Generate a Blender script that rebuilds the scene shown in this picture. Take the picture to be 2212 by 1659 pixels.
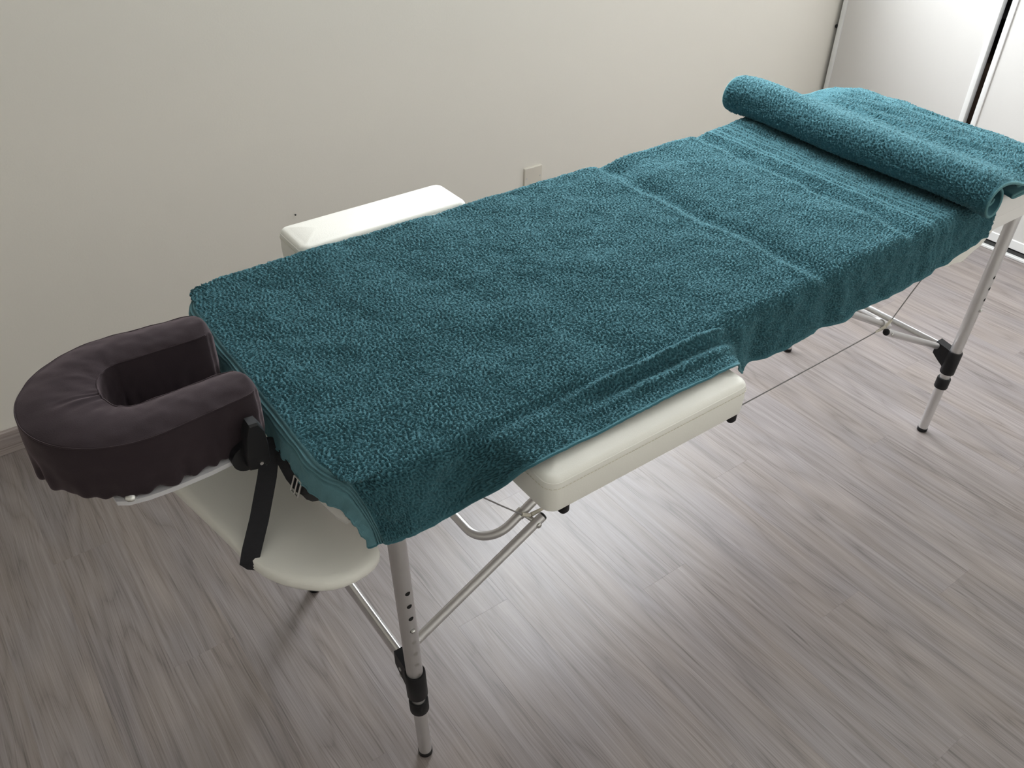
import bpy, math, random
import numpy as np
from mathutils import Vector, Matrix

random.seed(7)
rng = np.random.default_rng(7)
scene = bpy.context.scene
for o in list(bpy.data.objects):
    bpy.data.objects.remove(o)
COL = scene.collection

# ------------------------------------------------------------------ camera
F_PX, YAW, PITCH, ROLL = 1837.87, 0.639083, 0.650820, 0.0146376
CAM = Vector((-0.394435, -1.031257, 1.550460))
fw = Vector((math.sin(YAW) * math.cos(PITCH), math.cos(YAW) * math.cos(PITCH), -math.sin(PITCH)))
r0 = Vector((math.cos(YAW), -math.sin(YAW), 0))
u0 = r0.cross(fw)
rt = r0 * math.cos(ROLL) + u0 * math.sin(ROLL)
up = -r0 * math.sin(ROLL) + u0 * math.cos(ROLL)
cam_data = bpy.data.cameras.new('camera')
cam_data.sensor_fit = 'HORIZONTAL'
cam_data.sensor_width = 36
cam_data.lens = F_PX / 2212 * 36
cam_data.clip_start = 0.02
cam = bpy.data.objects.new('camera', cam_data)
cam.matrix_world = Matrix(((rt.x, up.x, -fw.x, CAM.x), (rt.y, up.y, -fw.y, CAM.y), (rt.z, up.z, -fw.z, CAM.z), (0, 0, 0, 1)))
COL.objects.link(cam)
scene.camera = cam

# ------------------------------------------------------------------ world, daylight, exposure
XR, YB, XL, YF = 2.8355, 1.1443, -2.20, -2.25       # wardrobe plane, back wall, left wall, front wall
CEIL = 2.52
WX0, WX1, WZ0, WZ1 = 0.90, 2.50, 1.10, 2.20           # window in the back wall, its sill just above the picture
world = bpy.data.worlds.new('world')
scene.world = world
world.use_nodes = True
bgn = world.node_tree.nodes['Background']
bgn.inputs[0].default_value = (0.78, 0.86, 1.0, 1)
bgn.inputs[1].default_value = 1.0


ld = bpy.data.lights.new('window_daylight', 'AREA')
ld.shape = 'RECTANGLE'
ld.size = WX1 - WX0 - 0.02
ld.size_y = WZ1 - WZ0 - 0.02
ld.energy = 86
ld.color = (0.945, 0.945, 1.0)
light = bpy.data.objects.new('window_daylight', ld)
light.location = ((WX0 + WX1) / 2, YB + 0.22, (WZ0 + WZ1) / 2)
light.rotation_euler = Vector((0, -1, 0)).to_track_quat('-Z', 'Y').to_euler()
COL.objects.link(light)

scene.view_settings.view_transform = 'Standard'
scene.view_settings.look = 'None'
scene.view_settings.gamma = 1
scene.view_settings.use_curve_mapping = False
scene.view_settings.exposure = 0.86


# ------------------------------------------------------------------ materials
def new_mat(name):
    m = bpy.data.materials.new(name)
    m.use_nodes = True
    nt = m.node_tree
    return m, nt, nt.nodes['Principled BSDF']


def N(nt, typ, **kw):
    n = nt.nodes.new(typ)
    for k, v in kw.items():
        if k in n.inputs:
            n.inputs[k].default_value = v
        else:
            setattr(n, k, v)
    return n


def add_bump(nt, bsdf, src, strength, dist):
    b = N(nt, 'ShaderNodeBump')
    b.inputs['Strength'].default_value = strength
    b.inputs['Distance'].default_value = dist
    nt.links.new(src, b.inputs['Height'])
    nt.links.new(b.outputs[0], bsdf.inputs['Normal'])
    return b


def noise_mat(name, c1, c2, rough, scale=8, metallic=0, bump=0.0, bscale=200, bdist=0.001, spec=0.5, stretch=None, detail=4):
    m, nt, b = new_mat(name)
    tc = N(nt, 'ShaderNodeTexCoord')
    vec = tc.outputs['Object']
    if stretch:
        mp = N(nt, 'ShaderNodeMapping')
        mp.inputs['Scale'].default_value = stretch
        nt.links.new(vec, mp.inputs[0]); vec = mp.outputs[0]
    n = N(nt, 'ShaderNodeTexNoise'); n.inputs['Scale'].default_value = scale; n.inputs['Detail'].default_value = detail
    nt.links.new(vec, n.inputs['Vector'])
    mx = N(nt, 'ShaderNodeMix', data_type='RGBA')
    nt.links.new(n.outputs[0], mx.inputs[0])
    mx.inputs[6].default_value = (*c1, 1); mx.inputs[7].default_value = (*c2, 1)
    nt.links.new(mx.outputs[2], b.inputs['Base Color'])
    b.inputs['Roughness'].default_value = rough
    b.inputs['Metallic'].default_value = metallic
    b.inputs['Specular IOR Level'].default_value = spec
    if bump:
        n2 = N(nt, 'ShaderNodeTexNoise'); n2.inputs['Scale'].default_value = bscale; n2.inputs['Detail'].default_value = 3
        nt.links.new(vec, n2.inputs['Vector'])
        add_bump(nt, b, n2.outputs[0], bump, bdist)
    return m


M = {}
M['wall'] = noise_mat('wall_paint', (0.815, 0.782, 0.715), (0.845, 0.812, 0.745), 0.75, 1.3, bump=0.25, bscale=260, bdist=0.0006)
M['ceiling'] = noise_mat('ceiling_paint', (0.78, 0.77, 0.74), (0.80, 0.79, 0.76), 0.85, 2, bump=0.2, bscale=200, bdist=0.0006)
M['door'] = noise_mat('door_laminate', (0.62, 0.605, 0.585), (0.64, 0.625, 0.605), 0.45, 3, bump=0.1, bscale=500, bdist=0.0002)
M['profile'] = noise_mat('white_door_profile', (0.72, 0.72, 0.71), (0.76, 0.76, 0.75), 0.35, 5)
M['dark'] = noise_mat('closet_unlit_dark', (0.05, 0.045, 0.045), (0.08, 0.07, 0.07), 0.7, 4)
M['groove'] = noise_mat('track_groove', (0.03, 0.03, 0.03), (0.05, 0.05, 0.05), 0.6, 20)
M['closet_box'] = noise_mat('brown_cardboard', (0.22, 0.15, 0.11), (0.27, 0.19, 0.14), 0.8, 10)
M['vinyl'] = noise_mat('cream_vinyl', (0.85, 0.835, 0.77), (0.88, 0.865, 0.80), 0.33, 6, bump=0.35, bscale=700, bdist=0.0005)
M['vinyl_w'] = noise_mat('white_vinyl', (0.82, 0.80, 0.77), (0.84, 0.82, 0.79), 0.38, 6, bump=0.3, bscale=700, bdist=0.0004)
M['stitch'] = noise_mat('cream_thread', (0.62, 0.58, 0.46), (0.70, 0.66, 0.55), 0.7, 60)
M['alu'] = noise_mat('satin_aluminium', (0.66, 0.65, 0.65), (0.72, 0.71, 0.71), 0.40, 30, metallic=0.85, bump=0.15, bscale=900, bdist=0.0002)
M['alu_bright'] = noise_mat('polished_aluminium', (0.76, 0.77, 0.79), (0.82, 0.83, 0.85), 0.22, 30, metallic=1)
M['steel'] = noise_mat('zinc_steel', (0.60, 0.60, 0.58), (0.70, 0.70, 0.68), 0.28, 30, metallic=1)
M['plate'] = noise_mat('grey_lacquered_plate', (0.62, 0.61, 0.63), (0.66, 0.65, 0.67), 0.4, 10)
M['black'] = noise_mat('black_plastic', (0.006, 0.006, 0.007), (0.010, 0.010, 0.012), 0.48, 20, spec=0.35, bump=0.1, bscale=600, bdist=0.0003)
M['hole_disc'] = noise_mat('hole_disc_dark', (0.006, 0.006, 0.006), (0.01, 0.01, 0.01), 0.9, 20)
M['web'] = noise_mat('black_webbing', (0.008, 0.008, 0.011), (0.016, 0.016, 0.020), 0.8, 120, bump=0.8, bscale=420, bdist=0.001, stretch=(1, 1, 3))
M['cable'] = noise_mat('grey_coated_cable', (0.20, 0.19, 0.19), (0.28, 0.27, 0.27), 0.5, 300)
M['sleeve'] = noise_mat('cream_rubber_sleeve', (0.60, 0.56, 0.46), (0.66, 0.62, 0.53), 0.5, 30)
M['plastic_w'] = noise_mat('ivory_plastic', (0.70, 0.66, 0.58), (0.73, 0.69, 0.61), 0.4, 10)


def glass_mat():
    m, nt, b = new_mat('window_glass')
    nt.nodes.remove(b)
    out = nt.nodes['Material Output']
    t = N(nt, 'ShaderNodeBsdfTransparent'); t.inputs[0].default_value = (0.95, 0.97, 0.96, 1)
    g = N(nt, 'ShaderNodeBsdfGlossy'); g.inputs['Roughness'].default_value = 0.02
    mx = N(nt, 'ShaderNodeMixShader'); mx.inputs[0].default_value = 0.06
    nt.links.new(t.outputs[0], mx.inputs[1]); nt.links.new(g.outputs[0], mx.inputs[2])
    nt.links.new(mx.outputs[0], out.inputs[0])
    return m


M['glass'] = glass_mat()


def towel_mat(name, c1, c2, sheen=0.35):
    m, nt, b = new_mat(name)
    tc = N(nt, 'ShaderNodeTexCoord')
    n = N(nt, 'ShaderNodeTexNoise'); n.inputs['Scale'].default_value = 55; n.inputs['Detail'].default_value = 5
    nt.links.new(tc.outputs['Object'], n.inputs['Vector'])
    mx = N(nt, 'ShaderNodeMix', data_type='RGBA')
    nt.links.new(n.outputs[0], mx.inputs[0])
    mx.inputs[6].default_value = (*c1, 1); mx.inputs[7].default_value = (*c2, 1)
    nt.links.new(mx.outputs[2], b.inputs['Base Color'])
    b.inputs['Roughness'].default_value = 0.95
    b.inputs['Specular IOR Level'].default_value = 0.1
    b.inputs['Sheen Weight'].default_value = sheen
    b.inputs['Sheen Roughness'].default_value = 0.5
    b.inputs['Sheen Tint'].default_value = (0.50, 0.88, 0.95, 1)
    n2 = N(nt, 'ShaderNodeTexNoise'); n2.inputs['Scale'].default_value = 650; n2.inputs['Detail'].default_value = 4
    nt.links.new(tc.outputs['Object'], n2.inputs['Vector'])
    add_bump(nt, b, n2.outputs[0], 0.6, 0.0012)
    return m


M['terry'] = towel_mat('teal_terry', (0.037, 0.113, 0.138), (0.053, 0.146, 0.174))
M['hem'] = towel_mat('teal_woven_hem', (0.095, 0.205, 0.235), (0.120, 0.245, 0.275), 0.2)
M['binding'] = towel_mat('pale_teal_selvedge', (0.085, 0.19, 0.205), (0.12, 0.25, 0.265), 0.2)


def velour_mat():
    m, nt, b = new_mat('plum_black_velour')
    tc = N(nt, 'ShaderNodeTexCoord')
    n = N(nt, 'ShaderNodeTexNoise'); n.inputs['Scale'].default_value = 22; n.inputs['Detail'].default_value = 6
    nt.links.new(tc.outputs['Object'], n.inputs['Vector'])
    mx = N(nt, 'ShaderNodeMix', data_type='RGBA')
    nt.links.new(n.outputs[0], mx.inputs[0])
    mx.inputs[6].default_value = (0.026, 0.019, 0.0225, 1); mx.inputs[7].default_value = (0.038, 0.027, 0.031, 1)
    nt.links.new(mx.outputs[2], b.inputs['Base Color'])
    b.inputs['Roughness'].default_value = 0.9
    b.inputs['Specular IOR Level'].default_value = 0.15
    b.inputs['Sheen Weight'].default_value = 0.22
    b.inputs['Sheen Roughness'].default_value = 0.4
    b.inputs['Sheen Tint'].default_value = (0.95, 0.75, 0.78, 1)
    n2 = N(nt, 'ShaderNodeTexNoise'); n2.inputs['Scale'].default_value = 900; n2.inputs['Detail'].default_value = 3
    nt.links.new(tc.outputs['Object'], n2.inputs['Vector'])
    add_bump(nt, b, n2.outputs[0], 0.4, 0.0006)
    return m


M['velour'] = velour_mat()


def wood_mat(name, tone=1.0):
    """grey-brown laminate; grain runs along the object's Y axis"""
    m, nt, b = new_mat(name)
    L = nt.links
    tc = N(nt, 'ShaderNodeTexCoord')
    oi = N(nt, 'ShaderNodeObjectInfo')
    off = N(nt, 'ShaderNodeVectorMath', operation='SCALE')
    comb = N(nt, 'ShaderNodeCombineXYZ')
    L.new(oi.outputs['Random'], comb.inputs[0]); L.new(oi.outputs['Random'], comb.inputs[1]); L.new(oi.outputs['Random'], comb.inputs[2])
    L.new(comb.outputs[0], off.inputs[0]); off.inputs['Scale'].default_value = 57.3
    add = N(nt, 'ShaderNodeVectorMath', operation='ADD')
    L.new(tc.outputs['Object'], add.inputs[0]); L.new(off.outputs[0], add.inputs[1])
    # slow warp so the grain waves
    mpw = N(nt, 'ShaderNodeMapping'); mpw.inputs['Scale'].default_value = (8, 0.9, 8)
    L.new(add.outputs[0], mpw.inputs[0])
    nw = N(nt, 'ShaderNodeTexNoise'); nw.inputs['Scale'].default_value = 1.0; nw.inputs['Detail'].default_value = 2.0
    L.new(mpw.outputs[0], nw.inputs['Vector'])
    # rings: distance field bands (cathedral figure)
    mul = N(nt, 'ShaderNodeMath', operation='MULTIPLY'); mul.inputs[1].default_value = 11.0
    L.new(nw.outputs[0], mul.inputs[0])
    fr = N(nt, 'ShaderNodeMath', operation='PINGPONG'); fr.inputs[1].default_value = 0.5
    L.new(mul.outputs[0], fr.inputs[0])
    bend = N(nt, 'ShaderNodeMath', operation='MULTIPLY_ADD'); bend.inputs[1].default_value = 0.075; bend.inputs[2].default_value = -0.0375
    L.new(nw.outputs[0], bend.inputs[0])
    bc_ = N(nt, 'ShaderNodeCombineXYZ'); L.new(bend.outputs[0], bc_.inputs[0])
    bent = N(nt, 'ShaderNodeVectorMath', operation='ADD'); L.new(add.outputs[0], bent.inputs[0]); L.new(bc_.outputs[0], bent.inputs[1])
    # fine fibres
    mpf = N(nt, 'ShaderNodeMapping'); mpf.inputs['Scale'].default_value = (380, 4.5, 380)
    L.new(bent.outputs[0], mpf.inputs[0])
    nf = N(nt, 'ShaderNodeTexNoise'); nf.inputs['Scale'].default_value = 1.0; nf.inputs['Detail'].default_value = 5.0
    L.new(mpf.outputs[0], nf.inputs['Vector'])
    # medium streaks
    mpm = N(nt, 'ShaderNodeMapping'); mpm.inputs['Scale'].default_value = (48, 1.6, 48)
    L.new(bent.outputs[0], mpm.inputs[0])
    nm = N(nt, 'ShaderNodeTexNoise'); nm.inputs['Scale'].default_value = 1.0; nm.inputs['Detail'].default_value = 4.0
    L.new(mpm.outputs[0], nm.inputs['Vector'])
    # thin dark growth lines: pow(band, k)
    pw = N(nt, 'ShaderNodeMath', operation='MULTIPLY'); pw.inputs[1].default_value = 2.0; L.new(fr.outputs[0], pw.inputs[0])
    pk = N(nt, 'ShaderNodeMath', operation='POWER'); pk.inputs[1].default_value = 0.55; L.new(pw.outputs[0], pk.inputs[0])
    # sparse dark pores
    mpp = N(nt, 'ShaderNodeMapping'); mpp.inputs['Scale'].default_value = (420, 9, 420)
    L.new(bent.outputs[0], mpp.inputs[0])
    npo = N(nt, 'ShaderNodeTexNoise'); npo.inputs['Scale'].default_value = 1.0; npo.inputs['Detail'].default_value = 2.0
    L.new(mpp.outputs[0], npo.inputs['Vector'])
    por = N(nt, 'ShaderNodeMapRange'); por.inputs['From Min'].default_value = 0.30; por.inputs['From Max'].default_value = 0.45
    L.new(npo.outputs[0], por.inputs['Value'])
    acc = None
    for sock, wgt in ((pk.outputs[0], 0.15), (nf.outputs[0], 0.44), (nm.outputs[0], 0.23), (por.outputs[0], 0.12), (oi.outputs['Random'], 0.07)):
        ma = N(nt, 'ShaderNodeMath', operation='MULTIPLY_ADD'); ma.inputs[1].default_value = wgt; ma.inputs[2].default_value = 0.0
        L.new(sock, ma.inputs[0])
        if acc is not None: L.new(acc.outputs[0], ma.inputs[2])
        acc = ma
    s2 = acc
    ramp = N(nt, 'ShaderNodeValToRGB')
    e = ramp.color_ramp.elements
    e[0].position = 0.34; e[0].color = (0.140 * tone, 0.119 * tone, 0.111 * tone, 1)
    e[1].position = 0.80; e[1].color = (0.42 * tone, 0.375 * tone, 0.362 * tone, 1)
    a = e.new(0.52); a.color = (0.262 * tone, 0.228 * tone, 0.216 * tone, 1)
    a = e.new(0.62); a.color = (0.312 * tone, 0.274 * tone, 0.262 * tone, 1)
    L.new(acc.outputs[0], ramp.inputs[0])
    npt = N(nt, 'ShaderNodeTexNoise'); npt.inputs['Scale'].default_value = 1.0; npt.inputs['Detail'].default_value = 2.0
    mpt = N(nt, 'ShaderNodeMapping'); mpt.inputs['Scale'].default_value = (11, 3, 11)
    L.new(bent.outputs[0], mpt.inputs[0]); L.new(mpt.outputs[0], npt.inputs['Vector'])
    pr = N(nt, 'ShaderNodeMapRange'); pr.inputs['From Min'].default_value = 0.35; pr.inputs['From Max'].default_value = 0.65
    L.new(npt.outputs[0], pr.inputs['Value'])
    tint = N(nt, 'ShaderNodeMix', data_type='RGBA'); tint.inputs[6].default_value = (1.02, 0.99, 0.96, 1); tint.inputs[7].default_value = (0.96, 0.965, 1.0, 1)
    L.new(pr.outputs[0], tint.inputs[0])
    mul2 = N(nt, 'ShaderNodeMix', data_type='RGBA', blend_type='MULTIPLY'); mul2.inputs[0].default_value = 1.0
    L.new(ramp.outputs[0], mul2.inputs[6]); L.new(tint.outputs[2], mul2.inputs[7])
    L.new(mul2.outputs[2], b.inputs['Base Color'])
    b.inputs['Roughness'].default_value = 0.40
    b.inputs['Specular IOR Level'].default_value = 0.62
    add_bump(nt, b, s2.outputs[0], 0.25, 0.0006)
    return m


M['wood'] = wood_mat('grey_brown_laminate', 0.86)
M['skirting'] = wood_mat('laminate_skirting', 1.25)


# ------------------------------------------------------------------ mesh helpers
def mesh_obj(name, verts, faces, mat, parent=None, smooth=True, origin=None, kind=None, label=None):
    """verts in world coordinates; the object's origin is its parent's origin (or the given point)"""
    v = np.asarray(verts, dtype=np.float64).reshape(-1, 3)
    if parent is not None:
        org = np.array(world_of(parent))
    else:
        org = np.array(origin if origin is not None else (0, 0, 0), float)
    me = bpy.data.meshes.new(name)
    v = (v - org).astype(np.float32)
    if isinstance(faces, np.ndarray):
        nf, k = faces.shape
        me.vertices.add(len(v)); me.vertices.foreach_set('co', v.ravel())
        me.loops.add(nf * k); me.loops.foreach_set('vertex_index', faces.ravel().astype(np.int32))
        me.polygons.add(nf); me.polygons.foreach_set('loop_start', np.arange(0, nf * k, k, dtype=np.int32))
        me.update(calc_edges=True)
    else:
        me.from_pydata(v.tolist(), [], [tuple(int(i) for i in f) for f in faces])
    me.validate()
    if smooth:
        me.polygons.foreach_set('use_smooth', np.ones(len(me.polygons), dtype=bool))
    me.materials.append(mat)
    o = bpy.data.objects.new(name, me)
    COL.objects.link(o)
    if parent is not None:
        o.parent = parent
    else:
        o.location = org
    if kind: o['kind'] = kind
    if label: o['label'] = label
    return o


def world_of(o):
    p = Vector(o.location)
    while o.parent is not None:
        o = o.parent
        p = p + Vector(o.location)
    return p


def thing(name, loc, label, cat, group=None):
    o = bpy.data.objects.new(name, None)
    o.empty_display_size = 0.05
    o.location = loc
    COL.objects.link(o)
    o['label'] = label; o['category'] = cat
    if group: o['group'] = group
    return o


def tag(o, label, cat, group=None):
    o['label'] = label; o['category'] = cat
    if group: o['group'] = group
    return o


def struct(o):
    o['kind'] = 'structure'
    return o


def auto_smooth(o, ang=40):
    me = o.data
    me.polygons.foreach_set('use_smooth', np.ones(len(me.polygons), dtype=bool))
    me.set_sharp_from_angle(angle=math.radians(ang))
    return o


class MB:
    """collects pieces of one mesh"""
    def __init__(self):
        self.v = []; self.f = []

    def add(self, v, f):
        b = len(self.v)
        self.v.extend([tuple(p) for p in v]); self.f.extend([tuple(i + b for i in q) for q in f])
        return self

    def box(self, x0, x1, y0, y1, z0, z1, bev=0.0):
        if bev <= 0:
            v = [(x, y, z) for z in (z0, z1) for y in (y0, y1) for x in (x0, x1)]
            f = [(0, 2, 3, 1), (4, 5, 7, 6), (0, 1, 5, 4), (2, 6, 7, 3), (0, 4, 6, 2), (1, 3, 7, 5)]
            return self.add(v, f)
        loops = []
        for ins, z in ((bev, z0), (0, z0 + bev), (0, z1 - bev), (bev, z1)):
            loops.append(rrect(x0 + ins, x1 - ins, y0 + ins, y1 - ins, max(bev - ins, 0) + 1e-4, 2, z))
        return self.loops(loops)

    def loops(self, loops, cap=True):
        n = len(loops[0]); v = []; f = []
        for l in loops: v.extend(l)
        for k in range(len(loops) - 1):
            for i in range(n):
                j = (i + 1) % n
                f.append((k * n + i, k * n + j, (k + 1) * n + j, (k + 1) * n + i))
        if cap:
            f.append(tuple(range(n - 1, -1, -1)))
            f.append(tuple(range((len(loops) - 1) * n, len(loops) * n)))
        return self.add(v, f)

    def tube(self, pts, r, seg=16, cap=True, oval=None, upv=None):
        pts = [Vector(p) for p in pts]
        n = len(pts)
        rs = r if isinstance(r, (list, tuple)) else [r] * n
        tang = []
        for i in range(n):
            a = pts[max(i - 1, 0)]; b = pts[min(i + 1, n - 1)]
            tang.append((b - a).normalized())
        ref = Vector(upv) if upv else (Vector((0, 0, 1)) if abs(tang[0].z) < 0.9 else Vector((1, 0, 0)))
        u = (ref - tang[0] * ref.dot(tang[0])).normalized()
        loops = []
        for i in range(n):
            u = (u - tang[i] * u.dot(tang[i])).normalized()
            w = tang[i].cross(u)
            ou, ow = oval if oval else (1, 1)
            loops.append([tuple(pts[i] + u * (rs[i] * ou * math.cos(t)) + w * (rs[i] * ow * math.sin(t)))
                          for t in [2 * math.pi * k / seg for k in range(seg)]])
        return self.loops(loops, cap)

    def disc(self, c, nrm, r, th, seg=20):
        c = Vector(c); nrm = Vector(nrm).normalized()
        return self.tube([c, c + nrm * th * 0.7, c + nrm * th], [r, r, r * 0.75], seg)

    def build(self, name, mat, parent=None, smooth=40, origin=None, kind=None, label=None):
        o = mesh_obj(name, self.v, self.f, mat, parent, False, origin, kind, label)
        if smooth: auto_smooth(o, smooth)
        return o


def rrect(x0, x1, y0, y1, r, k, z):
    """rounded rectangle loop, counter-clockwise"""
    out = []
    r = min(r, (x1 - x0) / 2 - 1e-5, (y1 - y0) / 2 - 1e-5)
    for cx, cy, a0 in ((x1 - r, y1 - r, 0), (x0 + r, y1 - r, 90), (x0 + r, y0 + r, 180), (x1 - r, y0 + r, 270)):
        for i in range(k + 1):
            a = math.radians(a0 + 90 * i / k)
            out.append((cx + r * math.cos(a), cy + r * math.sin(a), z))
    return out


def pad_loops(x0, x1, y0, y1, z0, z1, rc, rt, rb, crown, k=8):
    """padded slab: rounded outline, soft top edge, slightly domed top"""
    L = []
    def lp(ins, z):
        L.append(rrect(x0 + ins, x1 - ins, y0 + ins, y1 - ins, max(rc - ins, 0.003), k, z))
    for i in range(5):
        a = math.radians(90 * i / 4)
        lp(rb * (1 - math.sin(a)), z0 + rb * (1 - math.cos(a)))
    zt = z1 - crown
    lp(-0.0015, (z0 + zt) / 2)
    for i in range(7):
        a = math.radians(90 * i / 6)
        lp(rt * (1 - math.cos(a)), zt - rt + rt * math.sin(a))
    half = min(x1 - x0, y1 - y0) / 2
    for q in (0.15, 0.3, 0.5, 0.7, 0.9, 0.985):
        ins = rt + (half - rt) * q
        lp(min(ins, half - 0.002), zt + crown * (1 - (1 - q) ** 2))
    return L


def chaikin(p, it=3):
    p = [Vector(q) for q in p]
    for _ in range(it):
        q = []
        for i in range(len(p)):
            a, b = p[i], p[(i + 1) % len(p)]
            q += [a * 0.75 + b * 0.25, a * 0.25 + b * 0.75]
        p = q
    return p


def grid_faces(ni, nj):
    i = np.arange(ni - 1)[:, None]; j = np.arange(nj - 1)[None, :]
    a = i * nj + j
    return np.stack([a, a + nj, a + nj + 1, a + 1], -1).reshape(-1, 4)


def sstep(a, b, x):
    t = np.clip((x - a) / (b - a), 0, 1)
    return t * t * (3 - 2 * t)


def band_noise(shape, step, lam, width=0.35, aniso=1.0, ang=0.0, seed=1):
    """band-passed random field (unit variance) on a grid with the given steps in metres; lam = wavelength"""
    g = np.random.default_rng(seed).standard_normal(shape)
    fx = np.fft.fftfreq(shape[0], step[0])[:, None]; fy = np.fft.rfftfreq(shape[1], step[1])[None, :]
    ca, sa = math.cos(ang), math.sin(ang)
    p = (fx * ca + fy * sa) * aniso; q = -fx * sa + fy * ca
    fr = np.sqrt(p * p + q * q) * lam
    filt = np.exp(-((np.log(np.maximum(fr, 1e-6))) ** 2) / (2 * width ** 2))
    out = np.fft.irfft2(np.fft.rfft2(g) * filt, s=shape)
    return out / out.std()


def terry_height(shape, step, seed):
    a = band_noise(shape, step, 0.0070, 0.26, 0.52, 0.93, seed)
    b = band_noise(shape, step, 0.0125, 0.4, 1.0, 0.0, seed + 1)
    h = sstep(-1.15, 0.45, a) - 0.6
    return 0.0050 * h + 0.0005 * b


def surf_normals(Pm):
    du = np.gradient(Pm, axis=0); dv = np.gradient(Pm, axis=1)
    n = np.cross(du, dv)
    return n / np.maximum(np.linalg.norm(n, axis=2, keepdims=True), 1e-12)


# ------------------------------------------------------------------ the room
floor = struct(MB().box(XL, 3.5, YF, YB, -0.10, -0.009).build('floor', M['groove'], None, 0))
PW, PL = 0.134, 1.26
full = None
x = -2.34
kcol = 0
while x < 3.5:
    xa, xb = max(x, XL), min(x + PW, XR + 0.02)
    if xb - xa > 0.004:
        y = -0.488 + 0.0 - PL * 4 + [0.0, 0.45, -0.115, 0.71, 0.29, 0.92][kcol % 6] if True else 0
        while y < YB:
            ya, yb = max(y, YF), min(y + PL, YB)
            if yb - ya > 0.004:
                whole = abs((xb - xa) - PW) < 1e-6 and abs((yb - ya) - PL) < 1e-6
                if whole and full is not None:
                    o = bpy.data.objects.new('plank', full); COL.objects.link(o); o.parent = floor
                    o.location = (xa, ya, 0)
                else:
                    g = 0.00003
                    w_, l_ = xb - xa, yb - ya
                    b = MB()
                    b.loops([rrect(g, w_ - g, g, l_ - g, 0.0003, 1, -0.009), rrect(g, w_ - g, g, l_ - g, 0.0003, 1, -0.00015),
                             rrect(g + 0.00015, w_ - g - 0.00015, g + 0.00015, l_ - g - 0.00015, 0.0003, 1, 0.0)])
                    o = b.build('plank', M['wood'], None, 0)
                    o.parent = floor; o.location = (xa, ya, 0)
                    if whole: full = o.data
            y += PL
    x += PW
    kcol += 1

WT = 0.20
b = MB()
b.box(XL, 3.55, YB, YB + WT, -0.1, WZ0); b.box(XL, 3.55, YB, YB + WT, WZ1, 2.9)
b.box(XL, WX0, YB, YB + WT, WZ0, WZ1); b.box(WX1, 3.55, YB, YB + WT, WZ0, WZ1)
struct(b.build('wall_back', M['wall'], None, 0))
struct(MB().box(XL - 0.12, XL, YF, YB + 0.12, -0.1, 2.9).build('wall_left', M['wall'], None, 0))
struct(MB().box(XL, 3.55, YF - 0.12, YF, -0.1, 2.9).build('wall_front', M['wall'], None, 0))
struct(MB().box(3.45, 3.57, YF, YB, -0.1, 2.9).build('wall_right', M['wall'], None, 0))

struct(MB().box(XL, 3.5, YF, YB, CEIL, CEIL + 0.12).build('ceiling', M['ceiling'], None, 0))
win = bpy.data.objects.new('window_1', None); COL.objects.link(win); struct(win)
win.location = ((WX0 + WX1) / 2, YB + 0.12, WZ0)
fy0, fy1 = YB + 0.10, YB + 0.15
xm = (WX0 + WX1) / 2
for (xa, xb, za, zb) in ((WX0, WX0 + .05, WZ0, WZ1), (WX1 - .05, WX1, WZ0, WZ1), (WX0 + .05, WX1 - .05, WZ0, WZ0 + .05), (WX0 + .05, WX1 - .05, WZ1 - .05, WZ1), (xm - .04, xm + .04, WZ0 + .05, WZ1 - .05)):
    MB().box(xa, xb, fy0, fy1, za, zb, 0.004).build('window_frame', M['profile'], win, 30)
for xa, xb in ((WX0 + .05, xm - .04), (xm + .04, WX1 - .05)):
    MB().box(xa, xb, YB + 0.122, YB + 0.126, WZ0 + .05, WZ1 - .05).build('pane', M['glass'], win, 0)
MB().box(WX0, WX1, YB + 0.002, fy0 - .001, WZ0 + .0005, WZ0 + 0.012, 0.002).build('window_sill', M['profile'], win, 30)

# skirting boards
def skirting(name, x0, x1, y0, y1):
    o = MB().box(x0, x1, y0, y1, 0.0, 0.070, 0.002).build(name, M['skirting'], None, 30, origin=(0, 0, 0))
    struct(o)
b = MB().box(0, 0.012, 0, XR - XL, 0, 0.070, 0.0015)
o = struct(b.build('baseboard_back', M['skirting'], None, 30)); o.rotation_euler = (0, 0, -math.pi / 2); o.location = (XL, YB, 0)
struct(MB().box(XL, XL + 0.012, YF, YB - 0.012, 0, 0.070, 0.0015).build('baseboard_left', M['skirting'], None, 30))

# sliding wardrobe doors in the plane x = XR
DT = 2.45
def sliding_door(name, ya, yb, x0):
    """ya > yb; panel with white vertical and bottom profiles"""
    d = bpy.data.objects.new(name, None); COL.objects.link(d); struct(d); d.location = (x0, (ya + yb) / 2, 0)
    z0 = 0.030
    MB().box(x0 + 0.006, x0 + 0.022, yb + 0.015, ya - 0.015, z0 + 0.03, DT - 0.03).build('panel', M['door'], d, 0)
    for a, c in ((ya - 0.020, ya), (yb, yb + 0.020)):
        bb = MB().box(x0, x0 + 0.030, a, c, z0, DT, 0.002)
        bb.build('stile', M['profile'], d, 30)
    MB().box(x0 + 0.001, x0 + 0.028, yb + 0.02, ya - 0.02, z0, z0 + 0.035, 0.002).build('rail', M['profile'], d, 30)
    MB().box(x0 + 0.001, x0 + 0.028, yb + 0.02, ya - 0.02, DT - 0.035, DT, 0.002).build('rail', M['profile'], d, 30)
    return d
d1 = sliding_door('door_1', 1.125, 0.500, XR)
MB().tube([(XR + 0.012, 1.132, 0.62), (XR + 0.012, 1.140, 0.62)], 0.007, 12).build('bumper', M['black'], d1, 30)
sliding_door('door_2', 0.470, -0.75, XR - 0.002)
sliding_door('door_3', -0.752, -2.2, XR)
b = MB().box(XR - 0.012, XR + 0.09, YF, YB, 0.0, 0.010, 0.0015)
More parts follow.
